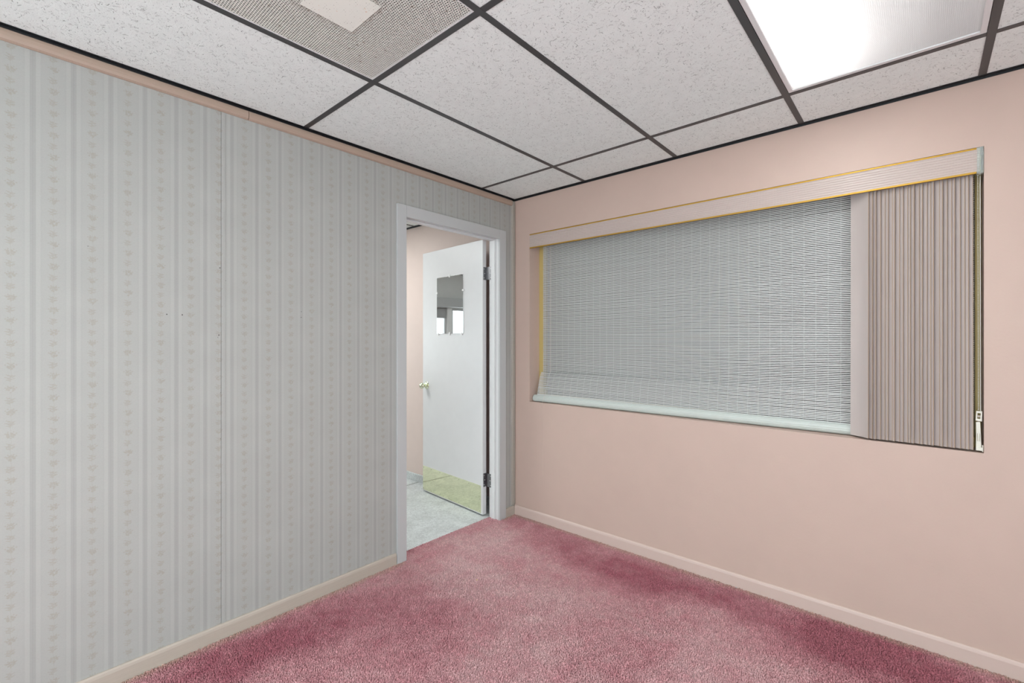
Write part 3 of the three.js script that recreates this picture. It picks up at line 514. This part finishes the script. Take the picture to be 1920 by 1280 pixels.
{ // vertical blind, stacked at the right-hand end, with its ribbed valance
  const b = group('vertical_blind'); tag(b, 'pink vertical blind with gold-edged ribbed valance, vanes stacked at one end of the window', 'blind');
  const { x0, x1, y1 } = WIN, yt = y1 - 0.003, yb = 1.951;
  mesh('headrail', rbox(x0 + 0.01, x1 - 0.01, y1 - 0.05, y1 - 0.012, -0.052, -0.014, 0.002, 1), M.cream, b);
  // valance: board with fine horizontal ribs
  const zf = 0.002, pr = [[zf - 0.0045, yb], [zf, yb]]; const nr = 9;
  for (let k = 0; k < nr; k++) { const a = yb + (yt - yb) * k / nr, c = yb + (yt - yb) * (k + 1) / nr, m = (a + c) / 2; pr.push([zf - 0.0014, a + 0.0004], [zf, a + 0.0022], [zf + 0.0004, m], [zf, c - 0.0022], [zf - 0.0014, c - 0.0004]); }
  pr.push([zf - 0.0045, yt]);
  const va = mesh('valance', extrudeX(pr, x0 + 0.002, x1 - 0.012), M.valance, b);
  mesh('gold_strip', rbox(x0 + 0.002, x1 - 0.021, yb - 0.005, yb + 0.003, zf - 0.005, zf + 0.002, 0.0014, 1), M.gold, va);
  mesh('gold_strip', rbox(x0 + 0.002, x1 - 0.021, yt - 0.006, yt + 0.001, zf - 0.005, zf + 0.002, 0.0014, 1), M.gold, va);
  mesh('end_cap', [rbox(x1 - 0.02, x1 - 0.0015, yb - 0.0062, yt + 0.0015, zf + 0.0022, zf + 0.0036, 0.0006, 1), rbox(x1 - 0.0042, x1 - 0.0012, yb - 0.0062, yt + 0.0015, zf - 0.03, zf + 0.002, 0.0006, 1), rbox(x1 - 0.0105, x1 - 0.0075, yb, yt, zf + 0.0036, zf + 0.007, 0.001, 1), rbox(x1 - 0.023, x1 - 0.005, yb - 0.0095, yb - 0.0065, zf - 0.02, zf + 0.003, 0.0006, 1)], M.clear, b);
  // vanes: curved strips
  const vw = 0.089, vt = 1.975, vb = 0.849, seg = 10, hgt = vt - vb;
  const vg = (() => { const sh = new THREE.Shape(), o = [], n = []; for (let k = 0; k <= seg; k++) { const t = k / seg * 2 - 1, x = t * vw / 2, s = 0.005 * (1 - t * t); o.push([x, s + 0.0004]); n.unshift([x, s - 0.0004]); } [...o, ...n].forEach(([x, y], i) => sh[i ? 'lineTo' : 'moveTo'](x, y)); const g = new THREE.ExtrudeGeometry(sh, { depth: hgt, bevelEnabled: false }); g.rotateX(-Math.PI / 2); g.translate(0, -hgt, 0); return worldUV(g); })();
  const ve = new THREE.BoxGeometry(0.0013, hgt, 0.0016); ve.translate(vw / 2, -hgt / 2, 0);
  const N = 27, r = rng(19);
  for (let k = 0; k < N; k++) {
    const m = mesh('vane', vg, M.vane, b), th = k < 2 ? 0.68 : 0.56 + (r() - 0.5) * 0.26;
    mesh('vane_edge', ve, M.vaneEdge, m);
    // the right-hand edge of each vane is swung forward
    m.position.set(2.06 + k * (2.386 - 2.06) / (N - 1) + (r() - 0.5) * 0.003, vt, -0.037); m.rotation.y = -th; m.rotation.x = -0.0135; m.rotation.z = (r() - 0.5) * 0.0012;
  }
  // bead chain and cord at the end of the rail, with the tension pulley below
  const cx = 2.4385, cz = -0.014, beads = []; for (let y = 1.94; y > 1.005; y -= 0.0062) { const g = new THREE.SphereGeometry(0.0021, 6, 5); g.translate(cx + (1.94 - y) * 0.002, y, cz); beads.push(g); }
  mesh('bead_chain', beads, M.cream, b);
  const cord = new THREE.TubeGeometry(new THREE.LineCurve3(new THREE.Vector3(2.4455, 1.94, -0.02), new THREE.Vector3(2.4468, 1.0, -0.02)), 1, 0.0016, 6); mesh('cord', cord, M.cord, b);
  const p = group('tension_pulley', [2.441, 0.844, -0.014], b); p.rotation.z = 0; p.userData.label = 'cream plastic cord tensioner';
  const fr = new THREE.Shape(); [[-0.0085, 0.123], [-0.0065, 0.16], [0.0095, 0.16], [0.0085, 0.121]].forEach(([x, y], i) => fr[i ? 'lineTo' : 'moveTo'](x, y)); const ho = new THREE.Path(); [[-0.0045, 0.13], [-0.0035, 0.153], [0.0055, 0.153], [0.0045, 0.13]].forEach(([x, y], i) => ho[i ? 'lineTo' : 'moveTo'](x, y)); fr.holes.push(ho);
  mesh('pulley_cage', new THREE.ExtrudeGeometry(fr, { depth: 0.009, bevelEnabled: true, bevelSize: 0.0006, bevelThickness: 0.0006, bevelSegments: 1 }).translate(0, 0, -0.004), M.cream, p);
  const wh = new THREE.CylinderGeometry(0.0045, 0.0045, 0.006, 16); wh.rotateX(Math.PI / 2); wh.translate(0.0005, 0.14, 0.0005); mesh('pulley_wheel', wh, M.beigeWood, p);
  const bd = new THREE.Shape(); [[-0.0075, 0.116], [0.0035, 0.117], [0.0068, 0.03], [0.0065, 0.018], [-0.0075, 0.018], [-0.0068, 0.06]].forEach(([x, y], i) => bd[i ? 'lineTo' : 'moveTo'](x, y)); for (const q of [-0.0042, 0.002]) { const h = new THREE.Path(); [[q, 0.04], [q, 0.072], [q + 0.0016, 0.072], [q + 0.0016, 0.04]].forEach(([x, y], i) => h[i ? 'lineTo' : 'moveTo'](x, y)); bd.holes.push(h); }
  mesh('pulley_body', new THREE.ExtrudeGeometry(bd, { depth: 0.008, bevelEnabled: true, bevelSize: 0.0006, bevelThickness: 0.0006, bevelSegments: 1 }).translate(0, 0, -0.004), M.cream, p);
  mesh('pulley_stem', rbox(-0.0035, 0.0015, 0.1165, 0.124, -0.002, 0.003, 0.0008, 1), M.beigeWood, p);
  mesh('pulley_foot', [rbox(-0.0085, 0.0125, 0.0045, 0.0175, -0.008, 0.008, 0.001, 1), rbox(0.009, 0.0132, 0.0005, 0.027, -0.006, 0.006, 0.001, 1)], M.cream, p);
}

// ------- crumbs on the carpet
{ const g = new THREE.DodecahedronGeometry(0.0042, 0); g.scale(1.2, 0.5, 0.8); g.translate(1.549, 0.0022, 0.02); tag(mesh('paint_chip', g, M.whitePaint), 'tiny white paint chip on the carpet beside the pink skirting', 'paint chip'); }
{ const g = new THREE.DodecahedronGeometry(0.0035, 0); g.scale(1, 0.6, 1); g.translate(0.485, 0.002, 0.86); tag(mesh('crumb', g, new THREE.MeshStandardMaterial({ color: lin(0.75, 0.6, 0.2), roughness: 0.7 })), 'tiny yellow crumb on the pink carpet inside the doorway', 'crumb'); }

scene.traverse(o => { if (o.isLight) o.castShadow = true; });
renderer.render(scene, camera);
